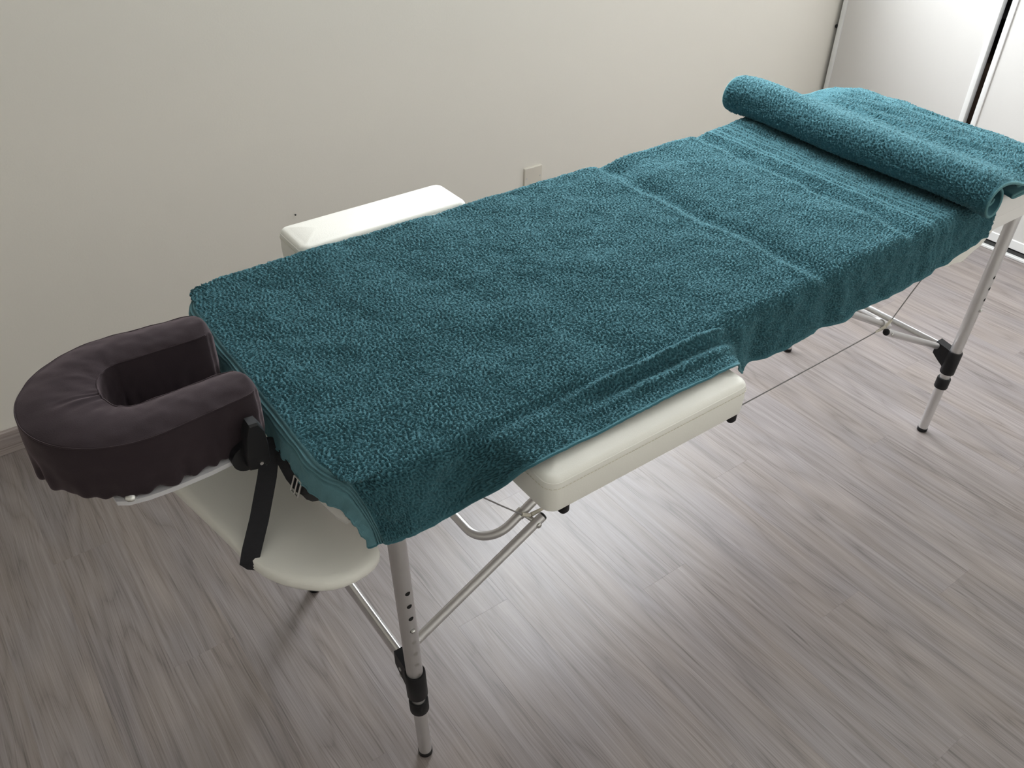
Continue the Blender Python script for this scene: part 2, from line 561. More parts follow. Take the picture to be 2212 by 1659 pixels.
struct(b.build('trim_1', M['profile'], None, 30))
b = MB().box(XR + 0.004, XR + 0.026, YF, YB, 0.0101, 0.024)
struct(b.build('trim_2', M['groove'], None, 0))
struct(MB().box(XR - 0.01, XR + 0.10, YF, YB, DT, 2.8).build('trim_3', M['wall'], None, 0))
# wardrobe inside: lining and shelves coloured dark for the unlit interior, and a box, seen through the gap between the doors
lin = struct(MB().box(3.40, 3.449, YF, YB, 0.012, 2.6).build('trim_4', M['dark'], None, 0))
for z in (0.30, 0.76, 1.25):
    sh = MB().box(XR + 0.12, 3.39, 0.05, 1.13, z, z + 0.02, 0.001).build('wardrobe_shelf', M['dark'], None, 30, origin=(3.1, 0.6, z))
    tag(sh, ['lowest dark wardrobe shelf behind the gap between the sliding doors', 'middle dark wardrobe shelf behind the gap between the sliding doors',
             'top dark wardrobe shelf behind the gap between the sliding doors'][(0.30, 0.76, 1.25).index(z)], 'shelf')
bx = thing('storage_box', (3.05, 0.55, 0.32), 'brown cardboard box on the lowest wardrobe shelf behind the door gap', 'box')
MB().box(2.97, 3.25, 0.38, 0.72, 0.32, 0.56, 0.003).build('body', M['closet_box'], bx, 30)
MB().box(2.962, 3.258, 0.372, 0.728, 0.545, 0.60, 0.003).build('lid', M['closet_box'], bx, 30)

# blank cover plate and a nail on the back wall
pl = thing('wall_plate', (1.295, YB, 0.35), 'small square ivory blank cover plate low on the back wall', 'wall plate')
b = MB()
b.loops([[(p[0], YB - d, p[1]) for p in rrect(1.2575 + i, 1.3325 - i, 0.312 + i, 0.387 - i, 0.003, 3, 0)][::-1] for i, d in ((0, 0.0), (0, 0.006), (0.002, 0.008))])
b.build('cover', M['plastic_w'], pl, 30)
for xx in (1.2665, 1.3235):
    MB().disc((xx, YB - 0.0078, 0.350), (0, -1, 0), 0.0028, 0.0008, 12).build('screw', M['steel'], pl, 30)
nl = thing('wall_nail', (0.30, YB, 0.52), 'tiny dark nail stub in the bare back wall above the white arm rest', 'nail')


def ray_hit(px, py, axis, val):
    d = fw + rt * ((px - 1106) / F_PX) - up * ((py - 829.5) / F_PX)
    t = (val - CAM[axis]) / d[axis]
    return CAM + d * t


h = ray_hit(637, 463, 1, YB)
nl.location = h
MB().tube([(h.x, h.y + 0.002, h.z), (h.x, h.y - 0.004, h.z)], 0.0015, 10).build('shank', M['steel'], nl, 30)
MB().disc((h.x, h.y - 0.004, h.z), (0, -1, 0.1), 0.0026, 0.001, 12).build('head', M['black'], nl, 30)

# ------------------------------------------------------------------ massage table
TX0, TX1, TXM, TH = -0.084, 1.732, 0.821, 0.297
ZB, ZF, ZT = 0.700, 0.732, 0.786
FX = 1.642
table = thing('massage_table', (TXM, 0, 0), 'folding massage table with white vinyl top on four tubular aluminium legs', 'massage table')
for a, c in ((TX0, TXM - 0.002), (TXM + 0.002, TX1)):
    MB().loops(pad_loops(a, c, -TH, TH, ZF + 0.0005, ZT, 0.085, 0.018, 0.004, 0.004)).build('cushion', M['vinyl_w'], table, 50)
    MB().loops([rrect(a + 0.004, c - 0.004, -TH + 0.004, TH - 0.004, 0.08, 8, z) for z in (ZB, ZF)]).build('frame', M['vinyl_w'], table, 40)

prof = [(-0.262, 0.708), (-0.250, 0.690), (-0.215, 0.671), (-0.160, 0.655), (-0.08, 0.648), (0.08, 0.648), (0.160, 0.655), (0.215, 0.671), (0.250, 0.690), (0.262, 0.708)]
MB().loops([[(xx, p[0] * k_, p[1]) for p in prof] for xx, k_ in ((-0.0905, 0.985), (-0.0920, 1.0), (-0.0800, 1.0), (-0.0785, 0.985))]).build('end_apron', M['vinyl_w'], table, 40)
HEADTOP, FOOTTOP = -0.018, 0.050
for ex, lean in ((0.0, HEADTOP), (FX, FOOTTOP)):
    sx = 1 if ex == 0 else -1
    for sy in (-1, 1):
        def ax(z):
            return Vector((ex + lean * z / 0.7, sy * 0.24, z))
        leg = MB().tube([ax(0.190), ax(0.705)], 0.0145, 28).build('leg', M['alu'], table, 40)
        MB().tube([ax(0.006), ax(0.20)], 0.0125, 28).build('extension_tube', M['alu'], leg, 40)
        MB().tube([ax(0.0), ax(0.001), ax(0.010), ax(0.011)], [0.0125, 0.0136, 0.0136, 0.0126], 24).build('foot_cap', M['black'], leg, 40)
        MB().tube([ax(0.149), ax(0.151), ax(0.178), ax(0.180)], [0.0165, 0.0175, 0.0175, 0.0165], 28).build('collar_ring', M['black'], leg, 40)
        # corner bracket: sleeve plus a block that takes the crossbar
        c0 = ax(0.235)
        bb = MB().tube([ax(0.196), ax(0.198), ax(0.262), ax(0.264)], [0.0175, 0.0185, 0.0185, 0.0175], 28)
        yi = [sy * 0.24, sy * 0.190]
        xa, xb = c0.x - 0.0125, c0.x + 0.0125
        prof = [(yi[0], 0.202), (yi[0], 0.264), (yi[1], 0.274), (yi[1], 0.238), (sy * 0.205, 0.226)]
        v = [(xa, p[0], p[1]) for p in prof] + [(xb, p[0], p[1]) for p in prof]
        k = len(prof)
        bb.add(v, [tuple(range(k)), tuple(range(2 * k - 1, k - 1, -1))] + [(i, k + i, k + (i + 1) % k, (i + 1) % k) for i in range(k)])
        bb.build('corner_bracket', M['black'], leg, 35)
        for zz in (0.226, 0.244):
            MB().disc((c0.x - sx * 0.0122, sy * 0.209, zz), (-sx, 0, 0), 0.004, 0.002, 14).build('screw', M['steel'], leg, 35)
        for kk in range(8):
            z = 0.490 - 0.0315 * kk
            p = ax(z)
            if kk == 3:
                MB().tube([p + Vector((0, sy * 0.012, 0)), p + Vector((0, sy * 0.0175, 0)), p + Vector((0, sy * 0.019, 0))], [0.0042, 0.0040, 0.0022], 16).build('spring_button', M['steel'], leg, 40)
            # flat disc per drilling: upper ones coloured dark for the shaded depth, lower steel
            vv, ff = [], []
            rr = 0.0046 if kk < 4 else 0.0042
            for i in range(18):
                a = 2 * math.pi * i / 18
                dx, dz = rr * math.cos(a), rr * math.sin(a)
                vv.append((p.x + dx, sy * (0.24 + math.sqrt(0.0145 ** 2 - dx * dx) + 0.0002), p.z + dz))
            vv.append((p.x, sy * (0.24 + 0.0145 + 0.0002), p.z))
            for i in range(18):
                ff.append((i, (i + 1) % 18, 18))
            MB().add(vv, ff).build('hole_disc', M['hole_disc'] if kk < 4 else M['steel'], leg, 60)
    # crossbar (flattened tube) between the legs
    cx = ex + lean * 0.25 / 0.7
    MB().tube([(cx, -0.20, 0.252), (cx, 0.20, 0.252)], 0.0180, 28, oval=(1.0, 0.50), upv=(0, 0, 1)).build('crossbar', M['alu_bright'], table, 40)
    # bent U frame hinged under the middle of the table
    def mx(p):
        return (p[0], p[1], p[2]) if ex == 0 else (FX - p[0], p[1], p[2])
    arm = Vector((0.195 - 0.77, 0, 0.376 - 0.70)).normalized()
    corner = Vector((0.195, -0.165, 0.376))
    R = 0.062
    half = [Vector((0.77, -0.165, 0.70)), corner - arm * R]
    cen = corner - arm * R + Vector((0, R, 0))
    for i in range(1, 13):
        a = math.pi / 2 * i / 12
        half.append(cen - Vector((0, 1, 0)) * R * math.cos(a) + arm * R * math.sin(a))
    full_u = half + [Vector((p.x, -p.y, p.z)) for p in reversed(half)]
    MB().tube([mx(p) for p in full_u], 0.0086, 20).build('bent_frame', M['alu'], table, 40)
    for sy in (-1, 1):
        br = MB()
        p0 = Vector(mx((0.004, sy * 0.196, 0.266))); p1 = Vector(mx((0.300, sy * 0.196, 0.424)))
        dvec = (p1 - p0).normalized()
        brace = br.tube([p0, p1], 0.0088, 22).build('brace_tube', M['alu'], table, 40)
        MB().tube([p1 - dvec * 0.004, p1 + dvec * 0.0012, p1 + dvec * 0.0035, p1 + dvec * 0.0045], [0.0084, 0.0084, 0.0066, 0.003], 20).build('end_plug', M['black'], brace, 40)
        pv = Vector(mx((0.285, sy * 0.196, 0.416)))
        MB().tube([pv + Vector((0, sy * 0.0075, 0)), pv + Vector((0, sy * 0.0105, 0)), pv + Vector((0, sy * 0.012, 0))], [0.0052, 0.0052, 0.003], 18).build('rivet', M['steel'], brace, 40)
        MB().tube([pv + Vector((0, -sy * 0.007, 0.0)), Vector(mx((0.272, sy * 0.158, 0.424)))], 0.0045, 14).build('pivot_pin', M['steel'], brace, 40)
        cl = Vector(mx((0.2735, sy * 0.165, 0.4213)))
        adir = arm if ex == 0 else Vector((-arm.x, 0, arm.z))
        MB().tube([cl - adir * 0.006, cl + adir * 0.006], 0.0105, 22).build('pivot_clip', M['steel'], brace, 40)
# steel cables: along each side between the pivots and up to the leg tops
for sy in (-1, 1):
    y0 = sy * 0.181
    A = Vector((0.283, y0, 0.424)); B = Vector((FX - 0.283, y0, 0.424))
    pts = [Vector((0.028, sy * 0.190, 0.702)), A + Vector((-0.07, 0, 0.068)), A + Vector((-0.02, 0, 0.014)), A]
    cb = MB().tube([A.lerp(B, t) + Vector((0, 0, -0.006 * math.sin(math.pi * t))) for t in np.linspace(0, 1, 14)], 0.0014, 8).build('steel_cable', M['cable'], table, 60)
    MB().tube(pts, 0.0014, 8).build('steel_cable', M['cable'], table, 60)
    MB().tube([(FX - p.x, p.y, p.z) for p in pts], 0.0014, 8).build('steel_cable', M['cable'], table, 60)
    for P0, P1 in ((A, B), (B, A)):
        d = (P1 - P0).normalized()
        MB().tube([P0 + d * 0.002, P0 + d * 0.020, P0 + d * 0.040], [0.0042, 0.0036, 0.0018], 12).build('cable_sleeve', M['sleeve'], cb, 40)
    d = (pts[2] - pts[3]).normalized()
    MB().tube([A + d * 0.001, A + d * 0.024], [0.0036, 0.0034], 12).build('cable_sleeve', M['sleeve'], cb, 40)
    MB().tube([(FX - (A + d * s).x, (A + d * s).y, (A + d * s).z) for s in (0.001, 0.024)], [0.0036, 0.0034], 12).build('cable_sleeve', M['sleeve'], cb, 40)
# loose vinyl pocket sagging under the foot section
nx, ny = 36, 20
gx = np.linspace(1.215, 1.492, nx); gy = np.linspace(-0.286, 0.20, ny)
XX, YY = np.meshgrid(gx, gy, indexing='ij')
tt = (XX - gx[0]) / (gx[-1] - gx[0])
sag = 0.056 * np.sin(np.pi * np.clip(tt, 0, 1) ** 1.25) ** 0.8 * (1 - 0.25 * ((YY + 0.286) / 0.486))
ZZ = 0.701 - sag + 0.0025 * np.sin(tt * 26 + 40 * YY)
PT = np.stack([XX, YY, ZZ], -1)
lipv = np.stack([gx, np.full(nx, -0.288), np.full(nx, 0.7005)], -1)
vv = np.concatenate([PT.reshape(-1, 3), lipv]); ff = [tuple(f) for f in grid_faces(nx, ny)]
for i in range(nx - 1):
    ff.append((i * ny, (i + 1) * ny, nx * ny + i + 1, nx * ny + i))
pk = mesh_obj('underside_pocket', vv, ff, M['vinyl'], table, True)
auto_smooth(pk, 60)

# ------------------------------------------------------------------ arm rests
def arm_rest(sy, x0, x1, zt, label):
    ya, yb = 0.309, 0.424
    t = thing('arm_rest', ((x0 + x1) / 2, sy * 0.366, 0.72), label, 'arm rest', 'arm rests clipped to the table sides')
    y0, y1 = (ya, yb) if sy > 0 else (-yb, -ya)
    L = pad_loops(x0, x1, y0, y1, 0.724, zt, 0.020, 0.013, 0.003, 0.006, 10)
    pad = MB().loops(L).build('pad', M['vinyl'], t, 60)
    # piping along the top edge and a stitched line below it
    loop = rrect(x0 - 0.0002 + 0.0012, x1 - 0.0012, y0 + 0.0012, y1 - 0.0012, 0.020, 10, zt - 0.0145)
    MB().tube(loop + [loop[0]], 0.0011, 8, cap=False).build('piping', M['vinyl'], pad, 60)
    base = rrect(x0 - 0.0010, x1 + 0.0010, y0 - 0.0010, y1 + 0.0010, 0.021, 10, zt - 0.0225)
    pts = [Vector(p) for p in base + [base[0]]]
    st = MB(); acc = 0.0; nxt = 0.0
    for a, c in zip(pts[:-1], pts[1:]):
        ln = (c - a).length
        while nxt < acc + ln:
            p = a.lerp(c, (nxt - acc) / ln); q = p + (c - a).normalized() * 0.0042
            st.tube([p, q], 0.0005, 4); nxt += 0.0062
        acc += ln
    st.build('stitching', M['stitch'], pad, 0, kind='stuff')
    for xx in (x0 + 0.032, x1 - 0.022):
        MB().tube([(xx, sy * 0.4155, 0.7245), (xx, sy * 0.4155, 0.713), (xx, sy * 0.4155, 0.708)], [0.0085, 0.0085, 0.005], 18).build('foot_stud', M['black'], t, 40)
    for xx in (x0 + 0.08, x1 - 0.08):
        MB().tube([(xx, sy * 0.33, 0.735), (xx, sy * 0.285, 0.735)], 0.006, 14).build('support_rod', M['steel'], t, 40)
    return t
arm_rest(-1, 0.121, 0.508, 0.789, 'cream arm rest with stitched seam, partly under the towel, above the bent frame tube')
arm_rest(1, 0.118, 0.486, 0.804, 'bright white arm rest between the towel and the back wall')

# ------------------------------------------------------------------ face cradle
fc = thing('face_cradle', (-0.24, 0, 0.76), 'grey metal face cradle frame with black cam lever at the head of the table', 'face cradle')
outl = chaikin([(-0.338, -0.132, 0), (-0.342, -0.085, 0), (-0.342, 0.085, 0), (-0.338, 0.132, 0), (-0.15, 0.128, 0), (-0.148, 0.08, 0), (-0.15, -0.08, 0), (-0.15, -0.128, 0)], 2)
b = MB().loops([[(p.x, p.y, z) for p in outl] for z in (0.760, 0.767)])
b.build('base_plate', M['plate'], fc, 30)
for sy in (-1, 1):
    MB().tube([(-0.322, sy * 0.117, 0.766), (-0.322, sy * 0.117, 0.769), (-0.322, sy * 0.117, 0.7725), (-0.322, sy * 0.117, 0.774)], [0.008, 0.008, 0.006, 0.002], 18).build('rivet', M['steel'], fc, 50)
    MB().tube([(-0.165, sy * 0.098, 0.748), (-0.05, sy * 0.098, 0.748)], 0.008, 18).build('support_rod', M['black'], fc, 40)
    MB().tube([(-0.172, sy * 0.108, 0.768), (-0.172, sy * 0.134, 0.768)], 0.021, 26).build('hinge_hub', M['black'], fc, 40)
    MB().box(-0.185, -0.145, sy * 0.104 - 0.009, sy * 0.104 + 0.009, 0.738, 0.762, 0.002).build('hinge_block', M['black'], fc, 40)
prof = [(-0.165, 0.834), (-0.153, 0.833), (-0.146, 0.818), (-0.1445, 0.792), (-0.1465, 0.760), (-0.153, 0.755), (-0.156, 0.764), (-0.164, 0.764), (-0.166, 0.7555), (-0.176, 0.758), (-0.1775, 0.783), (-0.172, 0.817)]
k = len(prof)
v = []
for y, s in ((-0.133, 1.0), (-0.135, 1.0), (-0.149, 0.98), (-0.1515, 0.90)):
    cxm, czm = -0.160, 0.795
    v.append([(cxm + (p[0] - cxm) * s, y, czm + (p[1] - czm) * s) for p in prof])
MB().loops([l[::-1] for l in v]).build('cam_lever', M['black'], fc, 35)
MB().tube([(-0.160, -0.145, 0.7665), (-0.160, -0.1535, 0.7665)], 0.0026, 12).build('lever_pin', M['steel'], fc, 40)

# horseshoe cushion
nP, nC = 220, 96
ctrl = []
def u_center(t):
    """t in [-1,1]: near arm end -> arc -> far arm end; returns centre (x,y), width, tangent"""
    Ls, La = 0.131, math.pi * 0.0895
    tot = 2 * Ls + La
    s = (t + 1) / 2 * tot
    xa = -0.268
    if s < Ls:
        q = s / Ls
        return (-0.137 + (xa + 0.137) * q, -(0.083 + 0.0085 * q)), 0.067 + 0.009 * q
    if s > tot - Ls:
        q = (tot - s) / Ls
        return (-0.137 + (xa + 0.137) * q, (0.083 + 0.0085 * q)), 0.067 + 0.009 * q
    a = (s - Ls) / La * math.pi
    wd = 0.076 + 0.026 * math.sin(a) ** 2
    return (xa - 0.0885 * math.sin(a), -0.0915 * math.cos(a)), wd
ts = np.linspace(-1, 1, nP)
C2 = np.array([u_center(t)[0] for t in ts]); Wd = np.array([u_center(t)[1] for t in ts])
for _ in range(4):
    Wd[1:-1] = (Wd[:-2] + Wd[1:-1] * 2 + Wd[2:]) / 4
    C2[1:-1] = (C2[:-2] + C2[1:-1] * 2 + C2[2:]) / 4
T2 = np.gradient(C2, axis=0); T2 /= np.linalg.norm(T2, axis=1, keepdims=True)
Nn = np.stack([T2[:, 1], -T2[:, 0]], -1)         # points outwards or inwards consistently
# closed section in (w,z): w in [-.5,.5] (times width), z in [0,1]
Z0c, Hc = 0.768, 0.094
sec = []
def sec_pts():
    pts = []
    for i in range(10):   # bottom, from +w to -w
        pts.append((0.44 - 0.88 * i / 9, 0.0, 'b'))
    for i in range(1, 5):
        a = i / 5; pts.append((-0.44 - 0.06 * math.sin(a * math.pi / 2), 0.09 * (1 - math.cos(a * math.pi / 2)), 'b'))
    for i in range(20):
        q = i / 19; pts.append((-0.5 - 0.018 * math.sin(math.pi * q), 0.09 + 0.795 * q, 's'))
    for i in range(1, 7):
        a = i / 6 * math.pi / 2; pts.append((-0.5 + 0.035 * (1 - math.cos(a)), 0.885 + 0.045 * math.sin(a), 't'))
    for i in range(1, 20):
        q = i / 20; w = -0.465 + 0.93 * q; pts.append((w, 0.93 + 0.065 * (1 - (w / 0.465) ** 2), 't'))
    for i in range(0, 6):
        a = (1 - i / 6) * math.pi / 2; pts.append((0.5 - 0.035 * (1 - math.cos(a)), 0.885 + 0.045 * math.sin(a), 't'))
    for i in range(20):
        q = 1 - i / 19; pts.append((0.5 + 0.018 * math.sin(math.pi * q), 0.09 + 0.795 * q, 's'))
    for i in range(4, 0, -1):
        a = i / 5; pts.append((0.44 + 0.06 * math.sin(a * math.pi / 2), 0.09 * (1 - math.cos(a * math.pi / 2)), 'b'))
    return pts
sec = sec_pts(); nC = len(sec)
sw = np.array([p[0] for p in sec]); sz = np.array([p[1] for p in sec])
tot_len = 0.131 * 2 + math.pi * 0.0895
arc = (ts + 1) / 2 * tot_len
# ends rounded: width and height shrink over the last centimetres
endd = np.minimum(arc, tot_len - arc)
er = 0.022
shr = np.where(endd < er, np.sqrt(np.clip(1 - (1 - endd / er) ** 2, 0, 1)), 1.0)
wsc = 0.70 + 0.30 * shr
PTS = np.zeros((nP, nC, 3))
wave = band_noise((nP, 8), (tot_len / nP, 0.1), 0.05, 0.4, 1, 0, 31)[:, :1]
ruff = band_noise((nP, 8), (tot_len / nP, 0.1), 0.028, 0.35, 1, 0, 32)[:, :1]
for i in range(nP):
    w = sw * Wd[i] * wsc[i]
    z = sz * Hc
    side = np.clip(1 - sz / 0.5, 0, 1)
    z = z - side * 0.0016 * ruff[i, 0]
    w = w * (1 + side * 0.03 * ruff[i, 0])
    PTS[i, :, 0] = C2[i, 0] + Nn[i, 0] * w
    PTS[i, :, 1] = C2[i, 1] + Nn[i, 1] * w
    PTS[i, :, 2] = Z0c + z
# pull end caps outwards a little so the end faces bulge
bul = band_noise((nP, nC), (tot_len / nP, 0.0035), 0.045, 0.5, 1, 0, 33)
nr = np.cross(np.gradient(PTS, axis=0), np.roll(PTS, -1, 1) - np.roll(PTS, 1, 1))
nr /= np.maximum(np.linalg.norm(nr, axis=2, keepdims=True), 1e-12)
cen3 = np.stack([C2[:, 0], C2[:, 1], np.full(nP, Z0c + Hc / 2)], -1)[:, None, :]
if ((nr * (PTS - cen3)).sum() < 0): nr = -nr
PTS += nr * 0.0003 * bul[..., None]
# wrinkles radiating from the inner bend
inner_sign = -1 if (Nn[nP // 2, 0] < 0) else 1
topm = (sz > 0.84)[None, :]
innerw = np.clip(-sw * (1 if Nn[nP // 2, 0] < 0 else -1) + 0.2, 0, 0.7)[None, :] / 0.7
midm = np.exp(-((arc - tot_len * 0.46) / 0.055) ** 2)[:, None]
PTS[..., 2] += topm * innerw * midm * 0.0016 * np.sin(arc * 330 + 2.0 * np.sin(arc * 90))[:, None] * np.clip(np.sin(arc * 75 + 1), 0, 1)[:, None]
verts = [PTS.reshape(-1, 3)]
faces = []
for i in range(nP - 1):
    for j in range(nC):
        k2 = (j + 1) % nC
        faces.append((i * nC + j, i * nC + k2, (i + 1) * nC + k2, (i + 1) * nC + j))
nv = nP * nC
for end, i in ((0, 0), (1, nP - 1)):
    prev = list(range(i * nC, (i + 1) * nC))
    c3 = PTS[i].mean(0); tdir = np.array([-T2[i, 0], -T2[i, 1], 0]) if end == 0 else np.array([T2[i, 0], T2[i, 1], 0])
    for s, outw in ((0.93, 0.0028), (0.8, 0.0055), (0.5, 0.0085), (0.2, 0.0095)):
        ring = c3 + (PTS[i] - c3) * s + tdir * outw
        verts.append(ring); idx = list(range(nv, nv + nC)); nv += nC
        for j in range(nC):
            k2 = (j + 1) % nC
            q = (prev[j], prev[k2], idx[k2], idx[j])
            faces.append(q[::-1] if end == 0 else q)
        prev = idx
    faces.append(tuple(prev[::-1] if end == 0 else prev))
cu = thing('face_cushion', (-0.27, 0, Z0c), 'dark plum velour horseshoe face cushion on the cradle', 'cushion')
co = mesh_obj('cover', np.concatenate(verts), faces, M['velour'], cu, True)
import bmesh
bm = bmesh.new(); bm.from_mesh(co.data); bmesh.ops.recalc_face_normals(bm, faces=bm.faces); bm.to_mesh(co.data); bm.free()
# sewn seam around the top
for jj, nm in ((nC - 1, 'a'),):
    pass
js = [int(np.argmin(np.abs(sz - 0.915) + 10 * (np.sign(sw) != s))) for s in (-1, 1)]
seam = [tuple(PTS[i, js[0]] + nr[i, js[0]] * 0.0004) for i in range(2, nP - 2)]
seam2 = [tuple(PTS[i, js[1]] + nr[i, js[1]] * 0.0004) for i in range(2, nP - 2)]
MB().tube(seam + seam2[::-1] + [seam[0]], 0.0011, 6, cap=False).build('seam', M['velour'], co, 60)

# ------------------------------------------------------------------ hanging arm shelf under the cradle
sh = thing('arm_shelf', (-0.12, 0, 0.62), 'cream padded arm shelf hung on black straps below the face cradle', 'arm shelf')
ol = [(-0.285, 0.235), (-0.251, 0.05), (-0.223, -0.10), (-0.210, -0.183), (-0.184, -0.236), (-0.130, -0.284), (-0.056, -0.276), (-0.044, -0.225),
      (-0.046, -0.10), (-0.062, 0.10), (-0.088, 0.262), (-0.15, 0.308), (-0.232, 0.302), (-0.276, 0.275)]
outl = chaikin([(p[0], p[1], 0) for p in ol][::-1], 2)
cc = Vector((-0.15, 0, 0))
lps = []
for s, z in ((0.95, 0.601), (0.985, 0.6025), (1.0, 0.608), (1.0, 0.616), (0.985, 0.6225), (0.95, 0.626), (0.85, 0.629), (0.6, 0.631), (0.3, 0.632), (0.05, 0.632)):
    lps.append([(cc.x + (p.x - cc.x) * s, p.y * s, z) for p in outl])
MB().loops(lps).build('pad', M['vinyl'], sh, 60)
def strap(path, width_dir, wid, th=0.0016):
    """flat webbing band through the points"""
    bb = MB()
    pts = [Vector(p) for p in path]; wd = Vector(width_dir).normalized()
    loops = []
    for i, p in enumerate(pts):
        t = (pts[min(i + 1, len(pts) - 1)] - pts[max(i - 1, 0)]).normalized()
        w = (wd - t * wd.dot(t)).normalized(); n = t.cross(w)
        loops.append([tuple(p + w * (a * wid / 2) + n * (c * th / 2)) for a, c in ((-1, -1), (1, -1), (1, 1), (-1, 1))])
    return bb.loops(loops)
for sy in (-1, 1):
    path = [(-0.116, sy * 0.100, 0.748), (-0.117, sy * 0.104, 0.756), (-0.126, sy * 0.108, 0.757), (-0.134, sy * 0.112, 0.748), (-0.150, sy * 0.128, 0.718), (-0.180, sy * 0.150, 0.668), (-0.206, sy * 0.168, 0.632), (-0.2135, sy * 0.173, 0.617),
            (-0.209, sy * 0.172, 0.602), (-0.19, sy * 0.168, 0.599), (-0.12, sy * 0.168, 0.599)]
    if sy > 0: path = path[:4] + [(p[0] - 0.068 * min(1, (0.75 - p[2]) / 0.13), p[1], p[2]) for p in path[4:]]
    strap(path, (0.8, sy * 0.6, 0.0), 0.027).build('strap', M['web'], sh, 50)
    path = []
    for px, py, xx in ((592, 946, -0.119), (596, 964, -0.125), (607, 993, -0.129), (624, 1024, -0.130), (644, 1050, -0.130), (662, 1067, -0.126), (678, 1077, -0.115), (690, 1080, -0.095)):
        h = ray_hit(px, py, 0, xx); path.append((h.x, h.y if sy < 0 else -h.y, h.z))
    s2 = strap(path, (0.3, sy * 0.75, 0.6), 0.020).build('strap', M['web'], sh, 50)
    bc = Vector(path[4])
    bk = MB()
    tt_ = (Vector(path[5]) - Vector(path[3])).normalized()
    ww_ = Vector((0.3, sy * 0.75, 0.6)); ww_ = (ww_ - tt_ * ww_.dot(tt_)).normalized()
    nn_ = tt_.cross(ww_)
    if nn_.x > 0: nn_ = -nn_
    cor = [bc + nn_ * 0.003 + tt_ * a_ + ww_ * c_ for a_, c_ in ((-0.009, -0.0125), (0.009, -0.0125), (0.009, 0.0125), (-0.009, 0.0125))]
    for a_ in range(4):
        bk.tube([cor[a_], cor[(a_ + 1) % 4]], 0.0014, 8)
    bk.tube([(cor[0] + cor[1]) / 2, (cor[2] + cor[3]) / 2], 0.0014, 8)
    bk.build('buckle', M['steel'], s2, 40)

# ------------------------------------------------------------------ main towel
STEP = 0.0015
ex0, hy = -0.123, 0.312         # towel outline over the table edge
rc_ = 0.095
S0, S1 = ex0 - 0.044, 1.392
T0, T1 = -(hy + 0.102), hy + 0.050
ns = int((S1 - S0) / STEP) + 1; nt_ = int((T1 - T0) / STEP) + 1
sg = np.linspace(S0, S1, ns); tg = np.linspace(T0, T1, nt_)
X, Y = np.meshgrid(sg, tg, indexing='ij')
dx = np.maximum(ex0 + rc_ - X, 0); dy = np.maximum(np.abs(Y) - (hy - rc_), 0)
ln = np.sqrt(dx * dx + dy * dy) + 1e-9
headness = np.clip(dx / (dx + dy + 1e-9), 0, 1)
rE = 0.022 - 0.006 * headness
pn = (dx ** 6 + dy ** 6) ** (1 / 6.0)
corner = np.minimum(dx, dy) > 0
wln = np.where(corner, pn, np.maximum(dx, dy))
d = wln - rc_
nxv = -dx / ln; nyv = np.sign(Y) * dy / ln
near = (Y < 0)
# base point on the line where the bend starts
inside = d < -rE
bx_ = np.where(inside, X, X); 
scale = np.where(wln > 1e-6, (rc_ - rE) / np.maximum(wln, 1e-6), 1.0)
ccx = np.where(dx > 0, ex0 + rc_, X); ccy = np.where(dy > 0, np.sign(Y) * (hy - rc_), Y)
Rb = rc_ - rE
bxp = ccx + nxv * Rb; byp = ccy + nyv * Rb
e = np.maximum(d + rE, 0)
th = np.minimum(e / rE, math.pi / 2)
beyond = np.maximum(e - rE * math.pi / 2, 0)
low = band_noise((ns, nt_), (STEP, STEP), 0.22, 0.5, 1, 0, 5)
mid = band_noise((ns, nt_), (STEP, STEP), 0.07, 0.4, 1, 0, 6)
wavx = band_noise((ns, 4), (STEP, 0.1), 0.16, 0.4, 1, 0, 8)[:, :1]
beyond = beyond * (1 - 0.30 * sstep(1.12, 1.39, X))
outw = rE * np.sin(th) + beyond * (0.07 + 0.02 * wavx + 0.05 * headness ** 4)
drop = rE * (1 - np.cos(th)) + beyond * (0.995 - 0.05 * headness)
# near side over the arm rest: lies flat instead of hanging
wa = sstep(0.030, 0.125, X) * (1 - sstep(0.49, 0.64, X)) * near * (dx < 0.01)
outw_a = e * 0.83
ya_ = byp - outw_a                     # world y on the arm side
fold = sstep(0.20, 0.36, X) * (1 - sstep(0.54, 0.62, X))
zz_a = -0.004 * np.exp(-((ya_ + 0.305) / 0.012) ** 2) * -1
zz_a = 0.0125 * fold * np.exp(-((ya_ + 0.318 + 0.02 * (X - 0.4)) / 0.0085) ** 2) - 0.0035 * fold * np.exp(-((ya_ + 0.338) / 0.007) ** 2) + 0.006 * fold * np.exp(-((ya_ + 0.356) / 0.009) ** 2) - 0.004 * (1 - fold) * np.exp(-((ya_ + 0.306) / 0.012) ** 2)
drop_a = 0.0005 * np.sign(e) - zz_a * (e > 0)
# soft ends: the sheet tilts between lying and hanging
O = outw * (1 - wa) + outw_a * wa
Dp = drop * (1 - wa) + drop_a * wa
PX = np.where(inside, X, bxp + nxv * O)
PY = np.where(inside, Y, byp + nyv * O)
topz = 0.7985
PZ = topz - np.where(inside, 0.0, Dp)
flat = np.clip(1 - Dp / 0.02, 0, 1)
und = 0.0014 * low + 0.00035 * mid
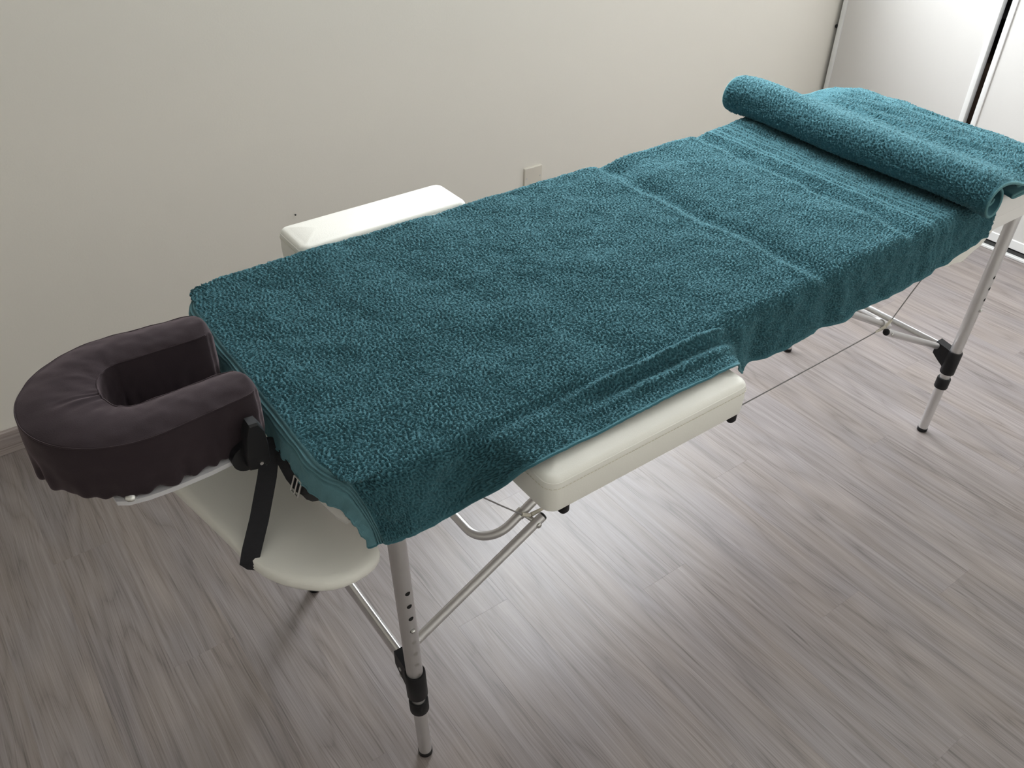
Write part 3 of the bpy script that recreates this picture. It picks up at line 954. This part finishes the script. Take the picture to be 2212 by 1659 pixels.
# creases: over the table's centre joint, a fold line further on, puffs between
def crease(x0, slope, depth, w, step=0.0):
    q = X - (x0 + slope * Y + 0.007 * np.sin(Y * 9 + x0 * 20) + 0.003 * np.sin(Y * 31 + x0 * 7))
    return -depth * np.exp(-((q - 0.016) / (1.5 * w)) ** 2) + step * np.exp(-((q + 0.012) / 0.012) ** 2)
und = und + crease(0.815, 0.012, 0.0095, 0.018, 0.0030) + crease(1.108, 0.07, 0.0075, 0.016, 0.0028) + crease(0.80, 0.0, 0.0, 0.1)
und = und + 0.004 * np.exp(-((X - 0.97) / 0.10) ** 2) + 0.003 * np.exp(-((X - 0.55) / 0.2) ** 2) * np.cos(Y * 5)
und = und - 0.0075 * np.exp(-((X - 0.86) / 0.05) ** 2 - ((Y - 0.27) / 0.045) ** 2)
# towards the foot the far edge rises under the roll
und = und + 0.010 * sstep(1.15, 1.32, X) * sstep(0.05, 0.30, Y)
# woven border stripes before the roll
bd = sstep(1.205, 1.212, X) * (1 - sstep(1.262, 1.268, X))
ribs = np.zeros_like(X)
for c in (1.172, 1.186, 1.214, 1.228, 1.242):
    ribs = np.maximum(ribs, np.exp(-((X - c - 0.012 * Y) / 0.0030) ** 4))
PZ = PZ + und * (0.08 + 0.92 * flat)
hang = 1 - flat
PXw = PX + hang * nxv * 0.0012 * mid
PYw = PY + hang * nyv * 0.0014 * mid
# vertical tension folds on the near hanging side next to the arm rest and below the creases
for c, wd_, am in ((0.60, 0.016, 0.007), (0.655, 0.02, -0.006), (0.845, 0.014, -0.004), (0.875, 0.018, 0.003), (1.135, 0.014, -0.004), (1.16, 0.016, 0.003)):
    PYw = PYw + hang * near * (-am) * np.exp(-((X - c) / wd_) ** 2)
PM = np.stack([PXw, PYw, PZ], -1)
# hem at the head end: flat woven band with three grooves, scalloped by the stitching
hs = X - S0
hem_w, str_w = 0.034, 0.023
NR = surf_normals(PM)
if NR[ns // 2, nt_ // 2, 2] < 0: NR = -NR
TH_ = terry_height((ns, nt_), (STEP, STEP), 11)
edge = np.minimum(Y - T0, T1 - Y)
amp = sstep(hem_w + str_w - 0.002, hem_w + str_w + 0.005, hs) * (0.15 + 0.85 * sstep(0.002, 0.010, edge))
disp = TH_ * amp * (1 - 0.9 * ribs) + 0.0004 * ribs * amp
g = np.zeros_like(X)
for c in (hem_w + 0.002, hem_w + 0.0095, hem_w + 0.017):
    g -= 0.0045 * np.exp(-((hs - c) / 0.0020) ** 2)
hemm = hs < hem_w
g = g + hemm * (0.0006 * np.sin(Y * 2 * math.pi / 0.0035) * 0.35 + 0.0011 * (1 - hs / hem_w) * band_noise((4, nt_), (0.1, STEP), 0.027, 0.25, 1, 0, 17)[:1])
disp = disp + g * (hs < hem_w + str_w + 0.004) - 0.0012 * (1 - sstep(hem_w + str_w - 0.004, hem_w + str_w + 0.006, hs))
PM = PM + NR * disp[..., None]
towel = thing('bath_towel', (0.65, 0, 0.79), 'large teal terry towel spread flat over the massage table', 'towel')
cut = int((hem_w + str_w) / STEP)
mesh_obj('terry_cloth', PM[cut:].reshape(-1, 3), grid_faces(ns - cut, nt_), M['terry'], towel, True)
st2 = 2
cols = np.unique(np.append(np.arange(0, nt_, 1), nt_ - 1))
mesh_obj('woven_hem', PM[:cut + 1].reshape(-1, 3), grid_faces(cut + 1, nt_), M['hem'], towel, True)
def edge_tube(line, r, name, mat, parent, every=6):
    pts = [tuple(p) for p in line[::every]] + [tuple(line[-1])]
    MB().tube(pts, r, 8).build(name, mat, parent, 80)
edge_tube(PM[:, 0] - NR[:, 0] * 0.001, 0.0020, 'selvedge', M['terry'], towel, 5)
edge_tube(PM[0, :] - NR[0, :] * 0.001, 0.0022, 'selvedge', M['hem'], towel, 4)
edge_tube(PM[-1, :] - NR[-1, :] * 0.002, 0.0028, 'selvedge', M['terry'], towel, 6)
edge_tube(PM[:, -1] - NR[:, -1] * 0.001, 0.0017, 'selvedge', M['binding'], towel, 8)

# ------------------------------------------------------------------ rolled towel at the foot
ctrl = []
C0 = (1.300, 0.846)
turns = 1.7
nsp = 60
for i in range(nsp + 1):
    q = i / nsp
    a = math.pi / 2 + (1 - q) * turns * 2 * math.pi
    r = 0.012 + 0.033 * q ** 0.8
    ctrl.append((C0[0] + 1.06 * r * math.cos(a), C0[1] + 0.98 * r * math.sin(a)))
i_outer = int(nsp * (1 - 0.95 / turns))
ctrl += [(1.326, 0.888), (1.356, 0.879), (1.39, 0.866), (1.43, 0.861), (1.475, 0.866), (1.52, 0.868), (1.565, 0.863), (1.605, 0.848), (1.637, 0.832), (1.654, 0.818), (1.652, 0.808)]
i_vis = len(ctrl)
ctrl += [(1.63, 0.806), (1.55, 0.807), (1.45, 0.807), (1.41, 0.808), (1.403, 0.814), (1.41, 0.820), (1.50, 0.821), (1.60, 0.821), (1.628, 0.823), (1.634, 0.828), (1.62, 0.833), (1.52, 0.836), (1.43, 0.836), (1.408, 0.838), (1.404, 0.843), (1.42, 0.847), (1.50, 0.849), (1.58, 0.846)]
ctrl = np.array(ctrl)
def resample(p, step):
    # Catmull-Rom densify, then equal steps
    out = []
    for i in range(len(p) - 1):
        p0 = p[max(i - 1, 0)]; p1 = p[i]; p2 = p[i + 1]; p3 = p[min(i + 2, len(p) - 1)]
        for t in np.linspace(0, 1, 24, endpoint=False):
            out.append(0.5 * ((2 * p1) + (-p0 + p2) * t + (2 * p0 - 5 * p1 + 4 * p2 - p3) * t * t + (-p0 + 3 * p1 - 3 * p2 + p3) * t ** 3))
    out.append(p[-1]); out = np.array(out)
    L = np.concatenate([[0], np.cumsum(np.linalg.norm(np.diff(out, axis=0), axis=1))])
    s = np.linspace(0, L[-1], max(int(L[-1] / step), 4) + 1)
    return np.stack([np.interp(s, L, out[:, 0]), np.interp(s, L, out[:, 1])], -1)
ST2 = 0.0020
pin = resample(ctrl[:i_outer + 1], 0.008)
pvis = resample(ctrl[i_outer:i_vis], ST2)
phid = resample(ctrl[i_vis - 1:], 0.008)
path = np.concatenate([pin[:-1], pvis, phid[1:]])
nv0, nv1 = len(pin) - 1, len(pin) - 1 + len(pvis)
YN, YFAR = -0.350, 0.350
ny2 = int((YFAR - YN) / ST2) + 1
tq = np.linspace(0, 1, ny2)
npth = len(path)
far_lim = np.where(path[:, 0] > 1.37, YFAR - (YFAR - 0.262) * sstep(1.37, 1.48, path[:, 0]), YFAR)
isroll = np.arange(npth) < nv0 + int(0.75 * 0)  # placeholder
idx = np.arange(npth)
near_lim = YN + 0.014 * (1 - sstep(nv0 - 4, nv0 + 70, idx)) + 0.02 * sstep(nv1 - 20, nv1 + 5, idx)
YY2 = near_lim[:, None] + (far_lim - near_lim)[:, None] * tq[None, :]
tan = np.gradient(path, axis=0); tan /= np.maximum(np.linalg.norm(tan, axis=1, keepdims=True), 1e-9)
nrm2 = np.stack([-tan[:, 1], tan[:, 0]], -1)        # left of travel: outside of the clockwise roll
def roll_surface(off):
    p = path + nrm2 * off
    Xr = p[:, 0][:, None] + np.zeros((1, ny2)); Zr = p[:, 1][:, None] + np.zeros((1, ny2))
    Yr = YY2.copy()
    # gentle irregularities along y
    Xr = Xr + 0.010 * np.sin(Yr * 5.0 + 0.6) - 0.004 * np.cos(Yr * 11)
    k = 0.90 + 0.03 * np.sin(Yr * 7 + 1) + 0.13 * sstep(0.10, 0.33, Yr) * (1 - sstep(1.36, 1.42, Xr))
    Zr = 0.803 + (Zr - 0.803) * k
    dr = np.clip(-0.300 - Yr, 0, 1)
    Zr = Zr - 0.008 * (dr / 0.05) ** 1.4
    # far end of the pad settles down
    padm = sstep(1.40, 1.46, Xr)
    Zr = Zr - padm * (Zr - 0.803) * 0.35 * sstep(0.16, 0.262, Yr)
    return np.stack([Xr, Yr, Zr], -1)
PR = roll_surface(0.0)
wr = band_noise((npth, ny2), (ST2, ST2), 0.20, 0.4, 0.22, 0.0, 41)
NR2 = surf_normals(PR)
ic = (nv0 + nv1) // 2
if (NR2[nv1 - 120, ny2 // 2, 2]) < 0: NR2 = -NR2
vism = np.zeros((npth, 1)); vism[nv0:nv1] = 1
top_pad = sstep(1.39, 1.46, path[:, 0])[:, None] * vism
dsp = terry_height((npth, ny2), (ST2, ST2), 51) * vism + 0.0013 * wr * top_pad + 0.0005 * wr * vism
rib2 = np.zeros((npth, 1))
for c in (1.535, 1.549, 1.575, 1.589, 1.603):
    rib2 = np.maximum(rib2, np.exp(-((path[:, 0] - c) / 0.0030) ** 4)[:, None] * top_pad)
dsp = dsp * (1 - 0.85 * rib2)
ed = np.minimum(tq, 1 - tq)[None, :] * (far_lim - YN)[:, None]
dsp = dsp * (0.15 + 0.85 * sstep(0.002, 0.010, ed))
PRo = PR + NR2 * dsp[..., None]
roll = thing('rolled_towel', (1.47, 0, 0.80), 'teal terry towel rolled and folded across the foot of the table', 'towel')
mesh_obj('terry_cloth', PRo.reshape(-1, 3), grid_faces(npth, ny2), M['terry'], roll, True)
# inner face of the cloth, coarser
sub_i = np.unique(np.append(np.arange(0, npth, 4), npth - 1)); sub_j = np.unique(np.append(np.arange(0, ny2, 6), ny2 - 1))
PB = (PR - NR2 * 0.0055)[np.ix_(sub_i, sub_j)]
mesh_obj('cloth_back', PB.reshape(-1, 3), grid_faces(len(sub_i), len(sub_j)), M['terry'], roll, True)
for j in (0, ny2 - 1):
    line = (PR - NR2 * 0.0027)[:, j]
    keep = np.unique(np.concatenate([np.arange(0, nv0), np.arange(nv0, nv1, 4), np.arange(nv1, npth)]))
    edge_tube(line[keep], 0.0030, 'selvedge', M['binding'], roll, 1)
